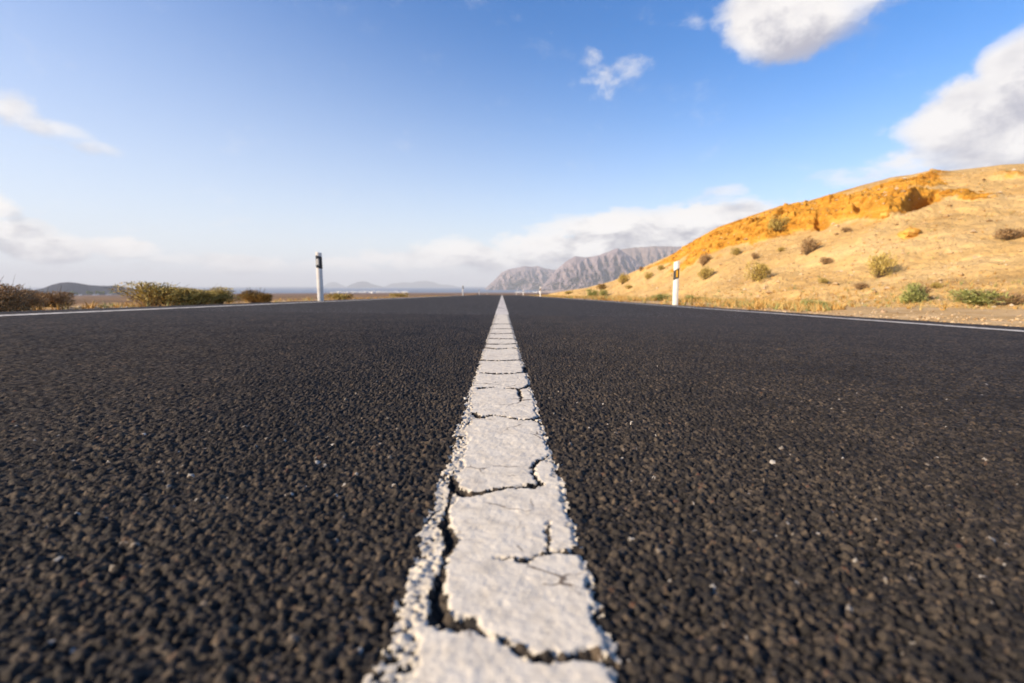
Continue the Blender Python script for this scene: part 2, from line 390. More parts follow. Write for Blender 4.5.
# road shoulder skirt outside |x|=4.02 comes from the verge meshes below
FF = np.concatenate([Fo, Fa+n0, Fb+n0+len(Va)])
mi = np.concatenate([np.zeros(len(Fo)), np.ones(len(Fa)+len(Fb))])
z1 = np.zeros(len(Va)+len(Vb))
road = np_mesh('road', VV, FF, [m_asph, m_far], {'tone': np.concatenate([Tn.ravel()[ido], z1]), 'stone_relief': np.concatenate([stone_relief.ravel()[ido], z1+1])}, mi)
tag(road, kind='structure')
# centre line
wl = .066
yy3 = np.concatenate([np.array([4.6]), np.arange(4.7, 30, .1), np.geomspace(30.5, 105, 60), np.linspace(112, 420, 20)])
jl = (fbm(yy3*9, yy3*0, 3, 5)-.5)*.012; jr = (fbm(yy3*9, yy3*0+4, 3, 6)-.5)*.012
A = np.stack([-wl+jl, wl+jr], 1); B = np.repeat(yy3[:, None], 2, 1)
Vc = np.stack([A.ravel(), B.ravel(), (road_profile(B)-CR*A+.0055).ravel()], 1); Fc = grid_faces(len(yy3), 2)
yb = np.linspace(-6, .109, 30); A2 = np.stack([np.full(30, -wl), np.full(30, wl)], 1); B2 = np.repeat(yb[:, None], 2, 1)
Vd = np.stack([A2.ravel(), B2.ravel(), (road_profile(B2)-CR*A2+.0055).ravel()], 1); Fd = grid_faces(30, 2)
np0 = len(idp)
cl = np_mesh('centre_line', np.concatenate([V[idp], Vc, Vd]), np.concatenate([Fp, Fc+np0, Fd+np0+len(Vc)]), [m_paint, m_paint3],
             {'edge_dark': np.concatenate([edge_dark.ravel()[idp], np.zeros(len(Vc)+len(Vd))])}, np.concatenate([np.zeros(len(Fp)), np.ones(len(Fc)+len(Fd))]))
tag(cl, 'cracked white painted line down the middle of the road', kind='structure')
# edge lines
for s, lab in ((-1, 'left'), (1, 'right')):
    yy4 = np.concatenate([np.arange(-6, 24, .05), np.geomspace(24.2, 105, 50), np.linspace(112, 420, 20)])
    j1 = (fbm(yy4*14, yy4*0+s*3, 4, 25)-.5)*.03; j2 = (fbm(yy4*14, yy4*0+s*7, 4, 26)-.5)*.03
    A = np.stack([s*3.34+j1, s*3.50+j2], 1)
    if s < 0: A = A[:, ::-1]
    B = np.repeat(yy4[:, None], 2, 1)
    Ve = np.stack([A.ravel(), B.ravel(), (road_profile(B)-CR*A+.0062).ravel()], 1)
    o = np_mesh('edge_line', Ve, grid_faces(len(yy4), 2), m_paint2); tag(o, kind='structure')

# ------------------------------------------------------------------ ground
def plain(r):
    return np.interp(r, [0, 30, 100, 300, 1000, 3000, 5300, 5700, 9000], [-.30, -.80, -2.35, -6.2, -16.5, -45.5, -76, -79.5, -120])
def ground_z(x, y):
    r = np.hypot(x, y)
    ax = np.abs(x)
    zr = road_profile(np.maximum(y, -20))-CR*np.clip(x, -6, 6)-.035
    p = plain(r)
    wgt = sstep(4.3, 11, -x)                    # left: falls to the plain
    wgt = np.where(x > 0, sstep(9, 60, x), wgt)
    wgt = np.maximum(wgt, sstep(90, 200, r))
    z = zr*(1-wgt)+p*wgt
    nz = (fbm(x*.9, y*.9, 4, 300)-.5)*.10*sstep(4.1, 5.2, ax) + (fbm(x*.03, y*.03, 3, 310)-.5)*1.2*sstep(30, 120, r)
    far = (fbm(x*.0012, y*.0012, 4, 320)-.5)*7*sstep(500, 2000, r)*(1-sstep(3200, 4200, r))
    road_cut = np.where(ax < 4.12, -.05, 0)+np.where((ax < 4.6)&(r>90), -.15, 0)
    return z+nz+far+road_cut
rad = np.concatenate([np.geomspace(.6, 9000, 420)])
azs = np.concatenate([np.linspace(-R(62), R(62), 760), np.linspace(R(64), R(296), 90)])
azs = np.append(azs, azs[0]+2*math.pi)
AZ, RD = np.meshgrid(azs, rad)
gx = RD*np.sin(AZ); gy = RD*np.cos(AZ); gz = ground_z(gx, gy)
Vg = np.stack([gx.ravel(), gy.ravel(), gz.ravel()], 1); Fg = grid_faces(len(rad), len(azs))
c_i = len(Vg)   # inner cap
m_gr, t, b = material('desert_ground')
pos = t.new('ShaderNodeNewGeometry').outputs['Position']
dist = t.vm('LENGTH', pos)
near = t.ramp(t.noise(pos, 1.3, 6, .65), [(.3, (.40, .24, .09)), (.5, (.54, .36, .17)), (.7, (.62, .45, .26))])
near = t.mix(t.mr(t.noise(pos, 26, 4, .7), .5, .75, 0, .6), near, (.42, .27, .11, 1))
mpf = t.new('ShaderNodeMapping'); t.put(mpf.inputs[0], pos); mpf.inputs['Scale'].default_value = (.004, .012, .0)
fld = t.ramp(t.noise(mpf.outputs[0], 1.0, 7, .65), [(.32, (.10, .07, .06)), (.45, (.22, .14, .10)), (.55, (.13, .09, .075)), (.68, (.34, .22, .14))])
mpf2 = t.new('ShaderNodeMapping'); t.put(mpf2.inputs[0], pos); mpf2.inputs['Scale'].default_value = (.010, .045, .0)
fld2 = t.ramp(t.noise(mpf2.outputs[0], 1.0, 7, .65), [(.35, (.09, .055, .035)), (.47, (.30, .18, .09)), (.55, (.12, .08, .055)), (.65, (.36, .23, .12)), (.75, (.15, .10, .07))])
colr = t.mix(t.mr(dist, 12, 60), near, fld2); colr = t.mix(t.mr(dist, 250, 1200), colr, fld)
t.put(b.inputs['Base Color'], colr); b.inputs['Roughness'].default_value = .95; b.inputs['Specular IOR Level'].default_value = .1
t.put(b.inputs['Normal'], t.bump(t.noise(pos, 14, 6, .7), .6, .05))
gnd = np_mesh('ground', Vg, Fg, m_gr); tag(gnd, kind='structure')

# sea
m_sea, t, b = material('sea_water')
pos = t.new('ShaderNodeNewGeometry').outputs['Position']
mp1 = t.new('ShaderNodeMapping'); t.put(mp1.inputs[0], pos); mp1.inputs['Scale'].default_value = (.0004, .0012, .0)
colr = t.ramp(t.noise(mp1.outputs[0], 1.0, 5, .6), [(.35, (.012, .05, .13)), (.65, (.03, .09, .19))])
t.put(b.inputs['Base Color'], colr); b.inputs['Roughness'].default_value = .45; b.inputs['Specular IOR Level'].default_value = .25
t.put(b.inputs['Normal'], t.bump(t.noise(pos, .02, 5, .7), .6, 6))
ra = np.concatenate([np.linspace(4800, 9000, 8), np.geomspace(10000, 38000, 14)]); aa = np.linspace(-R(75), R(40), 90)
AZ, RD = np.meshgrid(aa, ra)
o = np_mesh('sea', np.stack([(RD*np.sin(AZ)).ravel(), (RD*np.cos(AZ)).ravel(), np.full(RD.size, -78.0)], 1), grid_faces(len(ra), len(aa)), m_sea)
tag(o, kind='structure')

# ------------------------------------------------------------------ far relief
def px_dir(px, py):
    d = ray(px, py); hlen = math.hypot(d[0], d[1]); return math.atan2(d[0], d[1]), d[2]/hlen
def relief(name, sil, dist_f, width_f, mat, gully, seed, n_az=420, n_r=90, gul_s=26, foot_z=None, pw=1.0, rough=.06):
    """a heightfield ridge: sil = skyline points, dist_f(az)-> distance of the crest, width_f -> foot to crest"""
    az_, el_ = zip(*[px_dir(*p) for p in sil]); az_ = np.array(az_); el_ = np.array(el_)
    A = np.linspace(az_[0], az_[-1], n_az); E = np.interp(A, az_, el_)+rough*.03*(fbm(A*90+seed, A*0, 5, seed+50, .6)-.5)
    rows = []
    S = np.concatenate([np.linspace(0, 1, n_r), 1+np.linspace(.03, 1.0, 25)])
    for s in S:
        Rc = dist_f(A); wd = width_f(A)
        gn = fbm(A*gul_s*2.4+seed+s*1.1+1.2*fbm(A*30, A*0+s*2.5, 3, seed+30), A*0+s*2.6, 5, seed); rid = 1-np.abs(2*gn-1)*2
        gn2 = fbm(A*gul_s*15+seed-s*1.8, A*0+s*4.5, 4, seed+9); rid2 = 1-np.abs(2*gn2-1)*2
        zc = CAM_H+E*Rc
        zf = foot_z if foot_z is not None else plain(Rc-wd)-1
        if s <= 1:
            fall = s**pw
            rr = Rc-wd*(1-s) - gully*wd*(rid*.85+rid2*.15)*math.sin(math.pi*min(s, 1))*.55
            z = zf+(zc-zf)*fall
            z = z*(1) + (zc-zf)*rough*(fbm(A*gul_s*18, A*0+s*9, 4, seed+3)-.5)*math.sin(math.pi*s)
        else:
            rr = Rc+wd*(s-1)*1.2; z = zc-(zc-zf)*(s-1)**1.3*1.0
            z = np.minimum(z, CAM_H+E*Rc)
        rows.append(np.stack([rr*np.sin(A), rr*np.cos(A), z], 1))
    return np_mesh(name, np.concatenate(rows), grid_faces(len(S), n_az), mat)
def rock_mat(name, c1, c2, c3, sc_):
    m, t, b = material(name)
    pos = t.new('ShaderNodeNewGeometry').outputs['Position']
    mp_ = t.new('ShaderNodeMapping'); t.put(mp_.inputs[0], pos); mp_.inputs['Scale'].default_value = (sc_, sc_, sc_*4)
    colr = t.ramp(t.noise(mp_.outputs[0], 1.0, 6, .65), [(.3, c1), (.5, c2), (.7, c3)])
    t.put(b.inputs['Base Color'], colr); b.inputs['Roughness'].default_value = .95; b.inputs['Specular IOR Level'].default_value = .05
    t.put(b.inputs['Normal'], t.bump(t.noise(pos, sc_*6, 6, .7), .7, .25/sc_*.3))
    return m
m_cliff = rock_mat('cliff_rock', (.11, .085, .10), (.21, .165, .175), (.30, .24, .245), .004)
m_cliff2 = rock_mat('cliff_rock_dark', (.13, .10, .095), (.19, .14, .125), (.25, .19, .16), .004)
m_cone = rock_mat('cone_rock_shaded', (.018, .022, .036), (.028, .032, .048), (.04, .043, .058), .01)  # dark blue puts cloud shadow and distance haze into the rock colour
m_slope = rock_mat('slope_rock', (.26, .17, .12), (.36, .25, .18), (.44, .32, .24), .004)
cA = lambda v: (lambda A: np.full_like(A, v))
xr = lambda a, b, d0, d1: (lambda A: np.interp(A, [px_dir(a, 290)[0], px_dir(b, 290)[0]], [d0, d1]))
relief('mountain', [(478, 293), (485, 289), (489, 285), (495, 279.5), (501, 273), (508, 269.5), (516, 268), (525, 266), (532, 267), (538, 266), (546, 268.5), (555, 270), (563, 268), (580, 266), (640, 262)],
       xr(485, 640, 9800, 8600), cA(1300), m_cliff, .75, 501, pw=1.35)['kind'] = 'structure'
relief('mountain', [(536, 293), (545, 283), (553, 274), (560, 266.5), (566, 261.5), (575, 256), (584, 257.5), (592, 257), (600, 254.5), (608, 252), (613, 249.5), (618, 248.2), (622, 251), (640, 263), (665, 285)],
       xr(545, 640, 7600, 6600), xr(545, 640, 900, 1300), m_cliff, .8, 523, pw=1.4)['kind'] = 'structure'
relief('mountain', [(600, 262), (612, 252), (624, 248.5), (640, 247), (655, 246), (675, 246.5), (700, 247), (760, 248), (840, 252), (900, 262), (960, 285)],
       xr(600, 900, 8600, 6500), cA(1500), m_cliff2, .6, 547, pw=1.3)['kind'] = 'structure'
relief('foothill', [(535, 293), (560, 290.6), (580, 288.8), (600, 286), (620, 281.5), (645, 274), (680, 266), (740, 262), (860, 268), (1000, 285)],
       xr(560, 800, 5200, 3800), cA(1100), m_slope, .25, 571, pw=1.4)['kind'] = 'structure'
relief('hills', [(30, 292), (34, 290), (43, 288.2), (53, 284.4), (61, 282.6), (68.5, 282.2), (76, 282.8), (89, 285), (98, 285.7), (105, 285.9), (113, 285.7), (118, 285.2), (122, 286.3), (128, 289), (134, 292)],
       cA(3600), cA(500), m_cone, .04, 601, n_az=200, n_r=40, pw=.85, rough=.01)['kind'] = 'structure'
for i, sl in enumerate([[(346, 287), (352, 284), (357, 282), (362, 281.3), (367, 281.8), (371, 283.5), (376, 285), (384, 287)],
                        [(322, 286.6), (328, 283), (334, 281.8), (338, 283), (346, 286.4)],
                        [(384, 286.6), (392, 283.5), (402, 282.4), (411, 282.8), (418, 281.2), (426, 281), (433, 282), (440, 284.2), (450, 285), (458, 286.6)]]):
    relief('island', sl, cA([21000, 27000, 25000][i]), cA(1500), m_cone, .2, 640+i*7, n_az=80, n_r=20, foot_z=-80)['kind'] = 'structure'

# ------------------------------------------------------------------ the orange hill on the right
SIL = [(548, 294), (560, 291.7), (586, 287.8), (612.7, 281), (639, 269), (665.4, 257.5), (678.5, 252), (702, 236.4), (718, 227), (744.4, 218), (760, 212.7), (780, 205.6), (808, 201), (835.6, 193), (863.5, 184.8), (891, 177.8), (919, 174.2), (947, 171), (974.8, 168), (1002.6, 164.5), (1024, 163.4), (1060, 160), (1120, 158), (1250, 170), (1500, 190)]
saz, sel = zip(*[px_dir(*p) for p in SIL]); saz = np.array(saz); sel = np.array(sel)
NA, NS = 1000, 520
A = np.concatenate([np.linspace(saz[0], px_dir(1060, 290)[0], NA-120), np.linspace(px_dir(1064, 290)[0], saz[-1], 120)])
E = np.interp(A, saz, sel)
T = np.tan(A)
foot_d = 9.0/np.maximum(np.sin(A), .05)               # horizontal distance of the foot
rx = [548, 560, 600, 639, 700, 800, 900, 1024, 1250, 1500]; rd = [100, 95, 76, 62, 52, 47, 46, 49, 52, 52]
ridge_d = np.interp(A, [px_dir(q, 290)[0] for q in rx], rd)
foot_d = np.minimum(foot_d, ridge_d-8)
s1 = np.concatenate([np.linspace(0, 1, 430), 1+np.linspace(.004, 1.0, NS-430)])
AA, SS = np.meshgrid(A, s1)
FD = foot_d[None, :]; RDg = ridge_d[None, :]; EE = E[None, :]
D = FD+(RDg-FD)*SS
zf = ground_z(foot_d*np.sin(A), foot_d*np.cos(A))[None, :]-.12
zc = (CAM_H+E*ridge_d)[None, :]
gS = np.where(SS <= 1, .55*SS**1.25+.45*sstep(0, 1, SS), 1)
Zh = zf+(zc-zf)*gS
Zb = zc-(SS-1)**1.5*6.0 + .0
Zh = np.where(SS > 1, Zb, Zh)
Hx, Hy = D*np.sin(AA), D*np.cos(AA)
qx, qy = project(np.stack([Hx, Hy, Zh], -1).reshape(-1, 3)); qx = qx.reshape(Hx.shape); qy = qy.reshape(Hx.shape)
topx = [600, 665, 700, 744, 790, 835, 863, 891, 919, 947, 990, 1010]; topy = [284, 260, 241, 222, 208, 199, 191, 186, 184.5, 187, 191, 193]
botx = [600, 665, 700, 730, 760, 780, 808, 835, 855, 886, 903, 922, 940, 960, 990, 1010]; boty = [289, 269, 256, 244, 236, 230, 226, 218, 216, 221, 216, 202, 196, 195, 194, 193]
bt = np.interp(qx, topx, topy)-2; bb = np.interp(qx, botx, boty)+1
wob = (fbm(Hx*.35, Hy*.35+Zh*.3, 4, 700)-.5)*2
vb = (bb+wob*11-qy)/np.maximum(bb-bt, 1)                 # 0 at foot of the outcrop, 1 at its top
inb = (SS < 1.0)*sstep(610, 700, qx)*(1-sstep(985, 1005, qx))
rockn = fbm(Hx*.8, Hy*.8, 5, 720, .6)
Aout = .75*sstep(620, 800, qx)*(1-.9*sstep(914, 926, qx+wob*6))*(.55+.9*rockn)
prof = sstep(-.15, .22+.3*rockn, vb)*(1-sstep(.3, 1.1, vb))
blk = np.floor(rockn*7)/7
strata = (np.abs(((Zh+wob*.25)*1.8) % 1-.5)-.25)*.5
disp = prof*Aout*inb
msk_band = np.clip(sstep(-.10, .12, vb)*(1-sstep(.8, 1.15, vb+.3*wob)), 0, 1)*sstep(600, 690, qx)*(1-sstep(980, 1010, qx)*1)
disp = disp + msk_band*((blk-.5)*(.42+.22*(1-sstep(780, 860, qx))) + strata*.35 + (np.abs(2*fbm(Hx*1.5, Hy*1.5+Zh, 4, 790)-1)-.3)*-.5)*(SS < 1)
# the small cave under the right end of the outcrop
cu = ((qx-921)*.88-(qy-203)*.47)/19; cw = ((qx-921)*.47+(qy-203)*.88)/3.8
cav = np.exp(-(cu**2+cw**2)**1.6)
disp = disp - cav*1.35
cav2 = np.exp(-(((qx-861)/9)**2+((qy-213.5)/3)**2)**1.5)+np.exp(-(((qx-822)/6)**2+((qy-222)/4)**2)**1.5); disp = disp-cav2*.7
# second, smaller ledges near the skyline
l2 = np.exp(-(((qx-935)/26)**2+((qy-(176+.0*qx))/2.2)**2)); l3 = np.exp(-(((qx-1012)/26)**2+((qy-174)/2.4)**2))
disp = disp + (l2+l3)*.5*rockn
gull = fbm(Hx*.22, Hy*.10, 4, 740)
lumps = (fbm(Hx*.5, Hy*.5, 5, 760, .55)-.5)*.5 + (fbm(Hx*2.6, Hy*2.6, 4, 770, .6)-.5)*.13 + (gull-.5)*.7
fade = sstep(0, .12, SS)
edgef = 1-.9*np.exp(-((SS-1)/.09)**2)
disp = (disp + lumps*fade)*edgef
# displaced outwards from the slope (up and towards the road)
Zh2 = Zh+disp*.8; D2 = D-disp*.75
Hx, Hy = D2*np.sin(AA), D2*np.cos(AA)
rockmask = np.clip(msk_band*.95+.6*(l2+l3)+.30*sstep(-1.3, 0, vb)*(SS < 1)*sstep(640, 700, qx)*(1-sstep(850, 930, qx)), 0, 1)
VH = np.stack([Hx.ravel(), Hy.ravel(), Zh2.ravel()], 1)
m_hill, t, b = material('ochre_hill')
pos = t.new('ShaderNodeNewGeometry').outputs['Position']
rm = t.attr('rock')
sand = t.ramp(t.noise(pos, .35, 7, .6), [(.3, (.45, .275, .10)), (.5, (.57, .375, .15)), (.7, (.65, .455, .21))])
sand = t.mix(t.mr(t.noise(pos, 5, 6, .75), .50, .72, 0, .55), sand, (.38, .20, .075, 1))
sand = t.mix(t.mr(t.vor(pos, 5.5), .22, .10, 0, .6), sand, (.42, .31, .21, 1))
mps = t.new('ShaderNodeMapping'); t.put(mps.inputs[0], pos); mps.inputs['Scale'].default_value = (.5, .5, 2.6)
sand = t.mix(t.mr(t.noise(pos, .09, 3, .5), .42, .62, 0, .35), sand, (.42, .285, .13, 1))
rk = t.ramp(t.noise(mps.outputs[0], 1.0, 7, .7), [(.3, (.22, .09, .015)), (.45, (.45, .21, .03)), (.6, (.55, .29, .05)), (.75, (.60, .38, .13))])
colr = t.mix(t.mr(t.m('ADD', rm, t.m('MULTIPLY', t.m('SUBTRACT', t.noise(pos, .8, 7, .72), .5), 2.0)), .22, .72), sand, rk)
t.put(b.inputs['Base Color'], colr); b.inputs['Roughness'].default_value = .95; b.inputs['Specular IOR Level'].default_value = .08
bn = t.bump(t.noise(pos, 3.2, 8, .72), .8, .18)
t.put(b.inputs['Normal'], t.bump(t.vor(pos, 9), .5, .03, bn))
hill = np_mesh('hill', VH, grid_faces(len(s1), NA), m_hill, {'rock': rockmask.ravel()})
hill['label'] = 'sandy ochre hill with an eroded orange outcrop beside the road'; hill['kind'] = 'structure'
hpx, hpy = project(VH); hsel = (np.repeat(s1, NA) < 1.0)
def hill_at(px, py):
    d = (hpx-px)**2+(hpy-py)**2+np.where(hsel, 0, 1e6); i = int(np.argmin(d)); return VH[i], math.sqrt(d[i])
def ground_at(px, py):
    d = ray(px, py); lo, hi = .5, 9000
    for k in np.geomspace(1, 8900, 900):
        if CAM_H+d[2]*k/math.hypot(d[0], d[1]) < float(ground_z(np.array(d[0]*k/math.hypot(d[0], d[1])), np.array(d[1]*k/math.hypot(d[0], d[1])))): break
    hl = math.hypot(d[0], d[1]); x, y = d[0]*k/hl, d[1]*k/hl
    return np.array([x, y, float(ground_z(np.array(x), np.array(y)))])

# ------------------------------------------------------------------ delineator posts
def plain_mat(name, c, rough=.5, spec=.4, var=.0, sc_=8, bump=0):
    m, t, b = material(name); co = t.new('ShaderNodeTexCoord').outputs['Object']
    n = t.noise(co, sc_, 5, .6)
    dk = tuple(q*(1-var) for q in c)
    t.put(b.inputs['Base Color'], t.ramp(n, [(.35, dk), (.6, c)])); b.inputs['Roughness'].default_value = rough; b.inputs['Specular IOR Level'].default_value = spec
    if bump: t.put(b.inputs['Normal'], t.bump(n, bump, .01))
    return m
m_pw = plain_mat('post_white', (.79, .75, .68), .55, .35, .22, 5)
m_pk = plain_mat('post_black', (.018, .018, .02), .4, .4)
m_rs = plain_mat('reflector_silver', (.55, .53, .49), .25, .6, .15, 60)
m_ra = plain_mat('reflector_amber', (.85, .42, .02), .25, .6, .12, 60)
def section(w, d, n=11):
    """plan outline: bowed front towards -y, flat sides, narrower back"""
    P = []
    for i in range(n):
        u = -1+2*i/(n-1); P.append((u*w/2, -d*.5*(1-.55*u*u)))
    P += [(w/2, d*.1), (w*.18, d*.55), (-w*.18, d*.55), (-w/2, d*.1)]
    return P
def shell(name, w, d, zlo, zhi, mat, parent, sl_lo=0, sl_hi=0, front_only=False, grow=0.0, bev=.004):
    P = section(w+grow*2, d+grow*2); n = len(P); V = []; F = []
    rings = [(0, 1, 1)] if 0 else []
    def ring(z0, sl, k): return [(x*k, y*k, z0+sl*x/(w/2)) for x, y in P]
    V += ring(zlo, sl_lo, 1); V += ring(zhi-bev, sl_hi, 1); V += ring(zhi, sl_hi, .90)
    for lev in range(2):
        for i in range(n):
            j = (i+1) % n; F.append((lev*n+i, lev*n+j, (lev+1)*n+j, (lev+1)*n+i))
    F.append(tuple(range(2*n, 3*n))); F.append(tuple(reversed(range(n))))
    me = bpy.data.meshes.new(name); me.from_pydata(V, [], F); me.materials.append(mat)
    o = bpy.data.objects.new(name, me); COL.objects.link(o); o.parent = parent; return o
def reflector(w, d, xa, xb, z0, z1, mat, parent):
    th = .006; V = []; F = []
    for z in (z0, z1):
        for i in range(5):
            u = xa+(xb-xa)*i/4; yb = -(d*.5)*(1-.55*u*u)-.0035
            V.append((u*w/2, yb, z)); V.append((u*w/2, yb-th, z))
    for i in range(4):
        a = 2*i; F += [(a+1, a+3, a+13, a+11), (a, a+10, a+12, a+2), (a+10, a+11, a+13, a+12), (a, a+2, a+3, a+1)]
    F += [(0, 1, 11, 10), (8, 18, 19, 9)]
    me = bpy.data.meshes.new('reflector'); me.from_pydata(V, [], F); me.materials.append(mat)
    o = bpy.data.objects.new('reflector', me); COL.objects.link(o); o.parent = parent; return o
def make_post(x, y, side):
    z = road_z(x, y)-.05
    root = empty('delineator_post', (x, y, z), rz=R(20) if side < 0 else R(-24))
    w, d, Ht = .122, .085, 1.06
    if side < 0: b0, b1, sl = .73, .985, -.016
    else: b0, b1, sl = .65, .875, .030
    top_sl = -.010 if side < 0 else .020
    shell('body', w, d, 0, Ht, m_pw, root, 0, top_sl, bev=.006)
    shell('band', w, d, b0, b1, m_pk, root, sl, sl, grow=.0015, bev=.001)
    if side < 0: reflector(w, d, -.92, -.02, .80, .925, m_rs, root)
    else: reflector(w, d, .05, .62, b0+.045, b1-.02, m_ra, root)
    return root
def copy_tree(o, parent=None):
    c = o.copy(); COL.objects.link(c); c.parent = parent
    for ch in o.children: copy_tree(ch, c)
    return c
def posx(px, y): return (lambda d: d[0]/d[1]*y)(ray(px, 295))
PL = make_post(posx(320.5, 10.3), 10.3, -1); PR = make_post(posx(675.5, 11.25), 11.25, 1)
tag(PL, 'tall white post with black band and pale silver reflector, nearest on the left', 'road post', 'reflector posts along the road')
tag(PR, 'tall white post with black band and amber reflector, nearest on the right', 'road post', 'reflector posts along the road')
for src, px, dd, lab in [(PL, 463, 50, 'small white road post on the left against the sea, second from the camera'),
                         (PL, 479.2, 88, 'tiny white road post far off on the left, third from the camera'),
                         (PL, 487.3, 122, 'tiny far road post on the left edge just before the crest'),
                         (PR, 540.3, 50.5, 'small white road post on the right below the mountain, second from the camera'),
                         (PR, 523.3, 91, 'tiny white road post far off on the right, third from the camera'),
                         (PR, 516.2, 132, 'tiny far road post on the right edge at the crest')]:
    c = copy_tree(src); x = posx(px, dd); c.location = (x, dd, road_z(x, dd)-.05 if dd < 105 else road_z(x, dd)-.25)
    tag(c, lab, 'road post', 'reflector posts along the road')

# ------------------------------------------------------------------ bushes
def leaf_mat(name, stops):
    m, t, b = material(name); r = t.attr('rnd')
    t.put(b.inputs['Base Color'], t.ramp(r, stops)); b.inputs['Roughness'].default_value = .7; b.inputs['Specular IOR Level'].default_value = .2
    t.l.new(t.n['Principled BSDF'].outputs[0], t.n['Material Output'].inputs[0])
    return m
LM = {'olive': leaf_mat('olive_leaves', [(0, (.24, .18, .05)), (.4, (.42, .31, .08)), (.75, (.54, .41, .12)), (1, (.64, .50, .20))]),
      'green': leaf_mat('green_leaves', [(0, (.16, .18, .05)), (.5, (.31, .33, .10)), (.8, (.43, .43, .16)), (1, (.52, .46, .19))]),
      'brown': leaf_mat('brown_twigs', [(0, (.19, .12, .06)), (.5, (.37, .235, .11)), (.85, (.36, .23, .12)), (1, (.52, .30, .10))]),
      'straw': leaf_mat('straw_leaves', [(0, (.12, .08, .02)), (.45, (.26, .16, .04)), (.8, (.40, .25, .07)), (1, (.50, .34, .12))])}
m_twig = plain_mat('bush_wood', (.16, .11, .07), .9, .1, .4, 30)
def make_bush(kind, n_twig, n_leaf, lw, seed, spiky=.35, top=1.0):
    """unit bush: width 1 (x,y in +-.5), height ~1; returns (stem mesh, foliage mesh)"""
    r_ = np.random.default_rng(seed)
    # lobes
    L = [(r_.uniform(-.28, .28), r_.uniform(-.28, .28), r_.uniform(.2, .70), r_.uniform(.16, .30)) for _ in range(11)]+[(0, 0, .45, .36)]
    V = []; F = []; A_ = []
    SV = []; SF = []
    def strip(P0, P1, w, val, VV, FF, AA):
        d = P1-P0; s = np.cross(d, r_.normal(size=3)); s = s/(np.linalg.norm(s)+1e-9)*w
        i = len(VV); VV += [P0-s, P0+s, P1+s*.3, P1-s*.3]; FF.append((i, i+1, i+2, i+3)); AA += [val]*4
    dummy = []
    for k in range(n_twig):
        lb = L[r_.integers(len(L))]
        a = r_.uniform(0, 2*math.pi); 
        tip = np.array([lb[0]+lb[3]*r_.normal()*.6, lb[1]+lb[3]*r_.normal()*.6, lb[2]+lb[3]*abs(r_.normal())*.8])
        tip[2] = min(tip[2], 1.12)
        b0 = np.array([tip[0]*.15+r_.normal()*.03, tip[1]*.15+r_.normal()*.03, 0]); md = b0*.45+tip*.55+np.array([0, 0, .06])+r_.normal(size=3)*.03
        strip(b0, md, .008, 0, SV, SF, dummy); strip(md, tip, .006, 0, SV, SF, dummy)
    for k in range(n_leaf):
        lb = L[r_.integers(len(L))]
        dv = r_.normal(size=3); dv /= np.linalg.norm(dv); rr = lb[3]*r_.uniform(.35, 1.0)**.5
        c = np.array([lb[0], lb[1], lb[2]])+dv*rr
        c[2] *= top
        if c[2] < 0.01: c[2] = r_.uniform(.0, .2)
        out = np.array([c[0], c[1], c[2]-.1]); out = out/(np.linalg.norm(out)+1e-6)
        d = out*(1-spiky)+r_.normal(size=3)*.5+np.array([0, 0, .35]); d = d/np.linalg.norm(d)*lw*r_.uniform(.7, 2.3)
        strip(c, c+d, lw*r_.uniform(.18, .34), float(np.clip(r_.normal(.45, .24), 0, 1)), V, F, A_)
    sm = np_mesh('stem', SV, SF, m_twig, smooth=False, link=False).data
    fm = np_mesh('foliage', V, F, LM[kind], {'rnd': A_}, smooth=False, link=False).data
    return sm, fm
PROT = {k: [make_bush(k, 100, n, .055, 900+i*10+j) for j in range(3)] for i, (k, n) in enumerate([('olive', 1300), ('green', 1600), ('brown', 1000), ('straw', 1200)])}
BIG = {k: [make_bush(k, 160, 7000, .030, 950+i*10+j) for j in range(2)] for i, k in enumerate(['olive', 'green', 'brown', 'straw'])}
def put_bush(P, w, h, kind, var, label, group, big=False, cat='bush', sink=.06):
    sm, fm = (BIG if big else PROT)[kind][var % (2 if big else 3)]
    rz = random.uniform(0, 6.28)
    root = empty('bush', (P[0], P[1], P[2]-h*sink), rz, (w, w, h*1.12))
    for nm, me in (('stem', sm), ('foliage', fm)):
        o = bpy.data.objects.new(nm, me); COL.objects.link(o); o.parent = root
    tag(root, label, cat, group); return root
GH = 'bushes scattered over the ochre hillside'
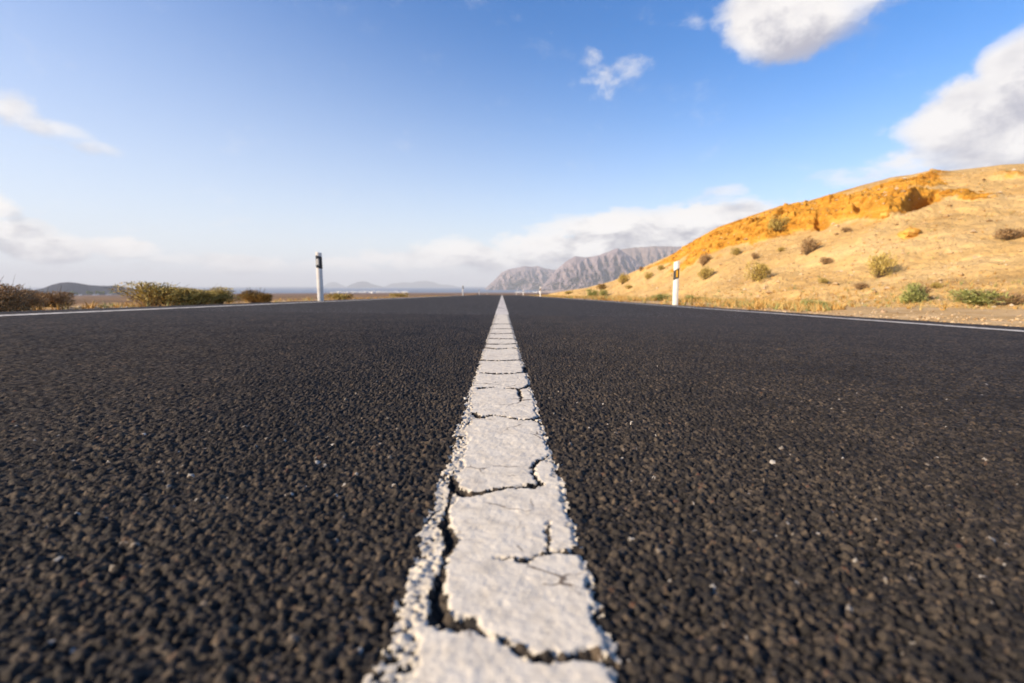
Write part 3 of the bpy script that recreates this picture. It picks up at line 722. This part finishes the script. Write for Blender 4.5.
HB = [ # px, base py, width px, height px, kind, label
 (776, 230.5, 23, 15, 'olive', 'dark olive bush high on the hill at the left end of the orange outcrop'),
 (704, 265.5, 15, 13, 'brown', 'brown bush above another beside the right-hand white post on the slope'),
 (705, 279, 17, 14, 'olive', 'rounded olive bush just right of and above the amber-reflector post'),
 (736, 254.5, 11, 8, 'olive', 'small olive bush under the outcrop, left of a smaller tuft'),
 (755, 259, 10, 7, 'brown', 'little brown tuft above the wide spreading bush'),
 (781, 251.5, 9, 5, 'olive', 'tiny olive tuft right of the brown tuft on mid slope'),
 (759, 280, 27, 20, 'olive', 'wide spreading olive bush leaning right, lower middle of the slope'),
 (623, 284, 15, 12, 'olive', 'olive bush near the left toe of the hill skyline'),
 (641, 271.5, 6, 6, 'brown', 'tiny brown bush on the hill skyline above the toe'),
 (648, 279, 11, 8, 'olive', 'small olive bush just below the skyline left of the amber-reflector post'),
 (661, 270, 8, 6, 'olive', 'faint olive tuft under the skyline nearest the top of the amber-reflector post'),
 (629, 288.5, 9, 4, 'olive', 'low flat tuft below the toe bush'),
 (602, 290, 13, 7, 'straw', 'yellow-green bush at the far left end of the hill'),
 (808, 254, 23, 18, 'brown', 'grey-brown bush beside a dark rock on the middle slope'),
 (826, 264, 17, 8, 'brown', 'flat faded brown tuft between two larger bushes'),
 (846, 232, 13, 6, 'brown', 'small dark brown tuft close below the orange outcrop'),
 (880, 277, 29, 28, 'olive', 'tall olive bush casting a shadow, largest on the slope below the cave'),
 (823, 283, 11, 6, 'olive', 'tiny green-brown tuft low on the slope left of the flat brown bush'),
 (861.5, 289, 17, 8, 'brown', 'flat brown bush low on the slope, left below the tall olive bush'),
 (935, 288, 13, 7, 'olive', 'small olive tuft above the gap between the two bright green bushes'),
 (1008, 240, 34, 14, 'brown', 'wide dry bush high on the right edge of the slope'),
]
for i, (px, py, w, h, kind, lab) in enumerate(HB):
    P, e = hill_at(px, py); dist_ = float((P-np.array([0, 0, CAM_H]))@Fv); k = dist_/FPX
    put_bush(P, w*k*.95, h*k, kind, i, lab, GH, sink=.12)
# rooted on the flat verge at the foot of the hill
VB = [(912, 303, 27, 22, 'green', 'bright green leafy bush at the hill foot with brown twigs above', 'green bushes at the foot of the hill'),
 (918, 299.5, 22, 16, 'brown', 'brown twiggy bush right behind the bright green leafy bush', 'bushes along the verge'),
 (984, 304, 54, 16, 'green', 'widest bright green bush, low and spreading at the hill foot by the right edge', 'green bushes at the foot of the hill'),
 (1014, 305, 30, 13, 'brown', 'low brown bush touching the right side of the widest green bush', 'bushes along the verge'),
 (809, 308, 17, 9, 'green', 'small grey-green tuft on the verge, left one of a close pair', 'green bushes at the foot of the hill'),
 (825, 308.5, 15, 8, 'green', 'small grey-green tuft on the verge, right one of a close pair', 'green bushes at the foot of the hill'),
 (592, 297, 15, 9, 'green', 'green bush on the right verge where the hill begins', 'green bushes at the foot of the hill'),
 (604, 296, 10, 7, 'green', 'smaller green bush next to the one where the hill begins', 'green bushes at the foot of the hill'),
 (660, 301, 22, 8, 'green', 'pale green low bush left of the foot of the amber-reflector post', 'green bushes at the foot of the hill'),
 (690, 301.5, 16, 7, 'green', 'pale green low bush right of the foot of the amber-reflector post', 'green bushes at the foot of the hill'),
 (700, 301.5, 18, 5, 'olive', 'flat olive bush on the verge below the slope, right of the amber-reflector post', 'bushes along the verge'),
 (568, 294.5, 9, 4, 'olive', 'tiny dark bush on the far right verge', 'bushes along the verge'),
]
for i, (px, py, w, h, kind, lab, gp) in enumerate(VB):
    P = ground_at(px, py)
    q, e = hill_at(px, py)
    if e < 2 and np.hypot(q[0], q[1]) < np.hypot(P[0], P[1]): P = q
    k = float((P-np.array([0, 0, CAM_H]))@Fv)/FPX
    put_bush(P, w*k, h*k, kind, i, lab, gp)
GL = 'bushes on the left of the road'
LB = [ # px, distance, width px, top py, base py, kind
 (-12, 6.6, 66, 280, 313, 'brown', 'tall dark brown bush cut by the left edge of the picture'),
 (22, 7.2, 40, 288, 312, 'brown', 'dark twiggy bush against the tall brown one'),
 (50, 7.9, 44, 289, 311, 'brown', 'low brown bush tapering off below the dark hill'),
 (155, 8.6, 76, 282.5, 307.5, 'olive', 'biggest yellow-green bush, leftmost of the row by the edge line'),
 (194, 8.9, 60, 286.5, 306.5, 'olive', 'dark olive bush in the middle of the row by the edge line'),
 (218, 9.1, 46, 287.5, 306, 'olive', 'grey-green wispy bush at the right end of the row by the edge line'),
 (256, 9.8, 40, 289, 304.3, 'straw', 'rusty yellow bush standing alone left of the silver-reflector post'),
 (336, 17, 26, 292.5, 300, 'olive', 'low olive bush just right of the silver-reflector post'),
 (346, 17.5, 20, 293.5, 299.5, 'straw', 'straw coloured low bush against the olive one by the silver-reflector post'),
 (399, 27, 22, 292.5, 297.5, 'olive', 'small green-brown bush in front of the white village'),
]
for i, (px, dd, w, ty, by, kind, lab) in enumerate(LB):
    d = ray(px, by); d = d/d[1]; x, y = d[0]*dd/math.hypot(d[0], 1), dd/math.hypot(d[0], 1)
    if x > -4.6: k_ = 4.7/-x; x *= k_; y *= k_
    z = float(ground_z(np.array(x), np.array(y)))
    P = np.array([x, y, z]); dep = float((P-np.array([0, 0, CAM_H]))@Fv); k = dep/FPX
    dt = ray(px, ty); ztop = CAM_H+dt[2]*math.hypot(x, y)/math.hypot(dt[0], dt[1])
    put_bush(P, w*k*.95, max(.05, ztop-z), kind, i, lab, GL, big=(i < 7))

# ------------------------------------------------------------------ dry grass, gravel (uncountable)
def tufts(name, pts, hgt, mat, seed, blades=9, label=None):
    r_ = np.random.default_rng(seed); V = []; A_ = []
    for (x, y, z), h in zip(pts, hgt):
        base = np.clip(r_.normal(.5, .25), 0, 1)
        for k in range(blades):
            a = r_.uniform(0, 6.283); b0 = np.array([x, y, z])+np.array([math.cos(a), math.sin(a), 0])*h*.25*r_.random()
            lean = np.array([r_.normal()*.5, r_.normal()*.5, 1.0]); tp = b0+lean*h*r_.uniform(.5, 1.1)
            s = np.array([math.cos(a+1.3), math.sin(a+1.3), 0])*h*.07
            V += [b0-s, b0+s, tp]; A_ += [float(np.clip(base+r_.normal()*.15, 0, 1))]*3
    V = np.array(V); F = np.arange(len(V)).reshape(-1, 3)
    o = np_mesh(name, V, F, mat, {'rnd': A_}, smooth=False); tag(o, label, kind='stuff'); return o
m_dry = leaf_mat('dry_grass', [(0, (.30, .15, .03)), (.35, (.50, .29, .08)), (.6, (.58, .38, .15)), (.8, (.30, .28, .09)), (1, (.22, .27, .11))])
pts = []; hg = []
for side, n, xa, xb in ((1, 11000, 4.5, 11), (-1, 5200, 4.5, 13)):
    for k in range(n):
        y = float(np.exp(rng.uniform(math.log(2.0), math.log(110)))); x = side*float(rng.uniform(xa, xb if y > 8 else min(xb, xa+5)))
        if vnoise(np.array(x*.5), np.array(y*.35), 44) < (.36 if side > 0 else .46): continue
        if side > 0 and x < 5.6 and rng.random() < .6: continue
        zz = float(ground_z(np.array(x), np.array(y)))
        if side > 0:
            aa_ = math.atan2(x, y); rr_ = math.hypot(x, y)
            if rr_ > np.interp(aa_, A, foot_d)-.3: continue
        pts.append((x, y, zz-.01)); hg.append(float(rng.uniform(.07, .15+.006*min(y, 25))) if side > 0 else float(rng.uniform(.05, .13)))
tufts('dry_grass', pts, hg, m_dry, 5)
# thin dry growth low on the hill and over the slope
pts = []; hg = []
cand = np.where((np.repeat(s1, NA) < .9) & (hpx > 560) & (hpx < 1060))[0]
for i in rng.choice(cand, 9000):
    s_ = s1[i//NA]
    if rng.random() > (.95 if s_ < .16 else .16): continue
    if vnoise(np.array(VH[i, 0]*.5), np.array(VH[i, 1]*.4), 47) < .45: continue
    pts.append(tuple(VH[i]+np.array([0, 0, -.01]))); hg.append(float(rng.uniform(.06, .16)))
tufts('dry_grass', pts, hg, m_dry, 6)
def pebbles(name, pts, sizes, mat, seed):
    r_ = np.random.default_rng(seed)
    base = np.array([(1, 0, 0), (-1, 0, 0), (0, 1, 0), (0, -1, 0), (0, 0, 1), (0, 0, -1)], float)
    FB = np.array([(0, 2, 4), (2, 1, 4), (1, 3, 4), (3, 0, 4), (2, 0, 5), (1, 2, 5), (3, 1, 5), (0, 3, 5)])
    n = len(pts); Vv = base[None]*r_.uniform(.6, 1.2, (n, 6, 1))*np.array([1, .9, .65])
    ang = r_.uniform(0, 6.28, n); ca, sa = np.cos(ang), np.sin(ang)
    x = Vv[..., 0]*ca[:, None]-Vv[..., 1]*sa[:, None]; y = Vv[..., 0]*sa[:, None]+Vv[..., 1]*ca[:, None]
    Vv = np.stack([x, y, Vv[..., 2]+.3], -1)*np.array(sizes)[:, None, None]+np.array(pts)[:, None, :]
    F = (FB[None]+6*np.arange(n)[:, None, None]).reshape(-1, 3)
    o = np_mesh(name, Vv.reshape(-1, 3), F, mat, {'rnd': np.repeat(r_.random(n), 6)}, smooth=False); tag(o, kind='stuff'); return o
m_peb = leaf_mat('gravel_stone', [(0, (.26, .16, .07)), (.4, (.46, .31, .15)), (.8, (.56, .42, .25)), (1, (.62, .52, .38))])
pts = []; sz = []
for i in rng.choice(cand, 3800):
    pts.append(tuple(VH[i])); sz.append(float(rng.uniform(.02, .06)*(1+2.0*(rng.random() < .06))))
pebbles('gravel', pts, sz, m_peb, 8)
pts = []; sz = []
for k in range(5000):
    side = 1 if rng.random() < .6 else -1
    y = float(np.exp(rng.uniform(math.log(1.2), math.log(40)))); x = side*float(4.05+abs(rng.normal())*1.6)
    pts.append((x, y, float(ground_z(np.array(x), np.array(y))))); sz.append(float(rng.uniform(.006, .028)))
pebbles('gravel', pts, sz, m_peb, 9)

# boulders one can tell apart
def boulder(P, s, mat, label, seed):
    r_ = np.random.default_rng(seed); n, m_ = 9, 14; V = []; F = []
    for i in range(n+1):
        th = math.pi*i/n
        for j in range(m_):
            ph = 2*math.pi*j/m_; k = 1+.35*(float(vnoise(np.array(math.cos(ph)*1.6+seed), np.array(math.sin(ph)*1.6+th*1.5), seed))-.5)*2
            V.append((math.sin(th)*math.cos(ph)*k*s, math.sin(th)*math.sin(ph)*k*s*.8, (math.cos(th)*.62*k+.25)*s))
    for i in range(n):
        for j in range(m_): F.append((i*m_+j, (i+1)*m_+j, (i+1)*m_+(j+1) % m_, i*m_+(j+1) % m_))
    o = np_mesh('rock', V, F, mat, smooth=False); o.location = P; o.rotation_euler = (0, 0, seed)
    return tag(o, label, 'rock', 'loose rocks by the road')
m_rk = rock_mat('rock_stone', (.34, .22, .12), (.48, .34, .22), (.58, .46, .33), 3.0)
m_rko = rock_mat('rock_ochre', (.45, .22, .04), (.60, .32, .07), (.68, .42, .13), 2.0)
for i, (px, py, w, on, m_, lab) in enumerate([
   (884, 312.5, 8, 0, m_rk, 'pale stone on the sandy verge below the tall olive bush'),
   (723, 303.5, 8, 0, m_rk, 'pale stone on the verge at the road edge right of the amber-reflector post'),
   (709, 259.5, 6, 1, m_rko, 'orange rock beside the brown bush above the amber-reflector post'),
   (820, 244.5, 5, 1, m_rko, 'dark-shadowed rock right of the grey-brown bush'),
   (885, 217, 9, 1, m_rko, 'block of orange rock fallen below the cave'),
   (911, 236, 20, 1, m_rko, 'broad low orange boulder half buried in the slope below the cave'),
   (353.5, 300.6, 5, 0, m_rk, 'small pale stone by the left edge line near the straw coloured bush'),
   (240, 306.3, 4, 0, m_rk, 'dark stone at the left verge next to the rusty yellow bush'),
   (976, 258, 5, 1, m_rk, 'light stone lying alone on the open right part of the slope')]):
    P = hill_at(px, py)[0] if on else ground_at(px, py)
    k = float((P-np.array([0, 0, CAM_H]))@Fv)/FPX
    boulder(tuple(P-np.array([0, 0, .02])), w*k*.5, m_, lab, 20+i)

# ------------------------------------------------------------------ village houses by the sea and farm trees
m_wh = plain_mat('house_white', (.82, .81, .78), .8, .2, .08, .3)
m_wd = plain_mat('house_window', (.06, .07, .09), .4, .4)
def house_mesh(seed):
    r_ = np.random.default_rng(seed); V = []; F = []; MI = []
    def box(x0, x1, y0, y1, z0, z1, mi):
        i = len(V); V.extend([(x0, y0, z0), (x1, y0, z0), (x1, y1, z0), (x0, y1, z0), (x0, y0, z1), (x1, y0, z1), (x1, y1, z1), (x0, y1, z1)])
        F.extend([(i, i+1, i+5, i+4), (i+1, i+2, i+6, i+5), (i+2, i+3, i+7, i+6), (i+3, i, i+4, i+7), (i+4, i+5, i+6, i+7), (i, i+3, i+2, i+1)]); MI.extend([mi]*6)
    w = r_.uniform(10, 18); d = r_.uniform(9, 12); h = r_.uniform(3.4, 6.6)
    box(-w/2, w/2, -d/2, d/2, -3, h, 0); box(-w/2-.2, w/2+.2, -d/2-.2, d/2+.2, h, h+.45, 0)
    box(w*.05, w*.45, -d*.3, d*.35, h+.45, h+3.0, 0)
    for k in range(3):
        xk = -w*.35+k*w*.33; box(xk, xk+1.2, -d/2-.06, -d/2-.003, 1.0, 2.3, 1)
    box(-w*.08, w*.0, -d/2-.06, -d/2-.003, 0, .9, 1)
    me = bpy.data.meshes.new('white_house'); me.from_pydata(V, [], F); me.materials.append(m_wh); me.materials.append(m_wd)
    me.polygons.foreach_set('material_index', MI); return me
HM = [house_mesh(60+i) for i in range(5)]
def put_house(px, dd, sc_, label, group):
    d = ray(px, 290); a = math.atan2(d[0], d[1]); x, y = dd*math.sin(a), dd*math.cos(a)
    z = max(float(ground_z(np.array(x), np.array(y))), -77.5)
    o = bpy.data.objects.new('white_house', HM[random.randrange(5)]); COL.objects.link(o)
    o.location = (x, y, z); o.rotation_euler = (0, 0, -a+random.uniform(-.3, .3)); o.scale = (sc_,)*3
    return tag(o, label, 'house', group)
for k in range(90):
    px = 336+72*random.random() if k < 48 else random.choice([338, 345, 362, 372, 384, 396])+random.gauss(0, 4)
    put_house(px, random.uniform(4700, 5300), random.uniform(1.5, 2.4), 'tiny white house among the shore village houses right of the silver-reflector post', 'white houses of the shore village')
for k in range(34):
    put_house(random.uniform(512, 566), random.uniform(4500, 5200), random.uniform(.9, 1.4), 'tiny white house among those strung below the mountains past the centre line', 'white houses below the mountains')
put_house(373.5, 2100, 1.1, 'small white farmhouse alone on the brown plain in front of the shore village', None)
for k, px in enumerate([74, 80, 93, 97, 107, 110]):
    put_house(px, 2750, .7, 'tiny pale farm building among those at the foot of the dark hill', 'farm buildings below the dark hill')
def tree_meshes(seed):
    r_ = np.random.default_rng(seed); V = []; F = []; A_ = []
    for k in range(500):
        dv = r_.normal(size=3); dv /= np.linalg.norm(dv); lb = [(-1.2, 0, 3.6), (1.1, .4, 3.9), (0, 0, 4.8)][r_.integers(3)]
        c = np.array(lb)+dv*1.6*r_.uniform(.4, 1); s = r_.normal(size=3)*.32; q = r_.normal(size=3)*.32; i = len(V)
        V += [c-s, c+q, c+s, c-q]; F.append((i, i+1, i+2, i+3)); A_ += [float(r_.random())]*4
    cr = np_mesh('crown', V, F, LM['green'], {'rnd': np.array(A_)*.4}, smooth=False, link=False).data
    TV = []; TF = []
    for i, (z, r) in enumerate([(0, .3), (1.6, .22), (3.6, .12)]):
        TV += [(r*math.cos(a), r*math.sin(a), z) for a in np.linspace(0, 2*math.pi, 9)[:-1]]
    for i in range(2):
        for j in range(8): TF.append((i*8+j, i*8+(j+1) % 8, (i+1)*8+(j+1) % 8, (i+1)*8+j))
    return cr, np_mesh('trunk', TV, TF, m_twig, link=False).data
crm, trm = tree_meshes(3)
for px, sz_ in [(72, 1.5), (76, 1.1), (88, 1.6), (91, 1.3), (97, 1.5), (100, 1.2), (103, 1.3), (111, 1.3), (70, 1.0)]:
    d = ray(px, 290); a = math.atan2(d[0], d[1]); x, y = 2650*math.sin(a), 2650*math.cos(a)
    root = empty('farm_tree', (x, y, float(ground_z(np.array(x), np.array(y)))), random.uniform(0, 6), (sz_*2,)*3)
    for nm, me in (('crown', crm), ('trunk', trm)):
        o = bpy.data.objects.new(nm, me); COL.objects.link(o); o.parent = root
    tag(root, 'tiny dark tree among those at the foot of the dark hill on the left', 'tree', 'farm trees below the dark hill')

# ------------------------------------------------------------------ haze over the whole place
m_hz = bpy.data.materials.new('haze_air'); m_hz.use_nodes = True; t = NT(m_hz.node_tree); t.n.clear()
pv = t.new('ShaderNodeVolumePrincipled'); pv.inputs['Color'].default_value = (.90, .95, 1.0, 1); pv.inputs['Density'].default_value = 7.5e-5
pv.inputs['Anisotropy'].default_value = .0
mo = t.new('ShaderNodeOutputMaterial'); t.l.new(pv.outputs[0], mo.inputs['Volume'])
xa, xb, ya, yb, za, zb = -39500, 39500, -12000, 39500, -125, 700
V = [(x, y, z) for z in (za, zb) for (x, y) in ((xa, ya), (xb, ya), (xb, yb), (xa, yb))]
F = [(0, 3, 2, 1), (4, 5, 6, 7), (0, 1, 5, 4), (1, 2, 6, 5), (2, 3, 7, 6), (3, 0, 4, 7)]
me = bpy.data.meshes.new('haze'); me.from_pydata(V, [], F); me.materials.append(m_hz)
hz = bpy.data.objects.new('haze', me); COL.objects.link(hz); hz['kind'] = 'stuff'
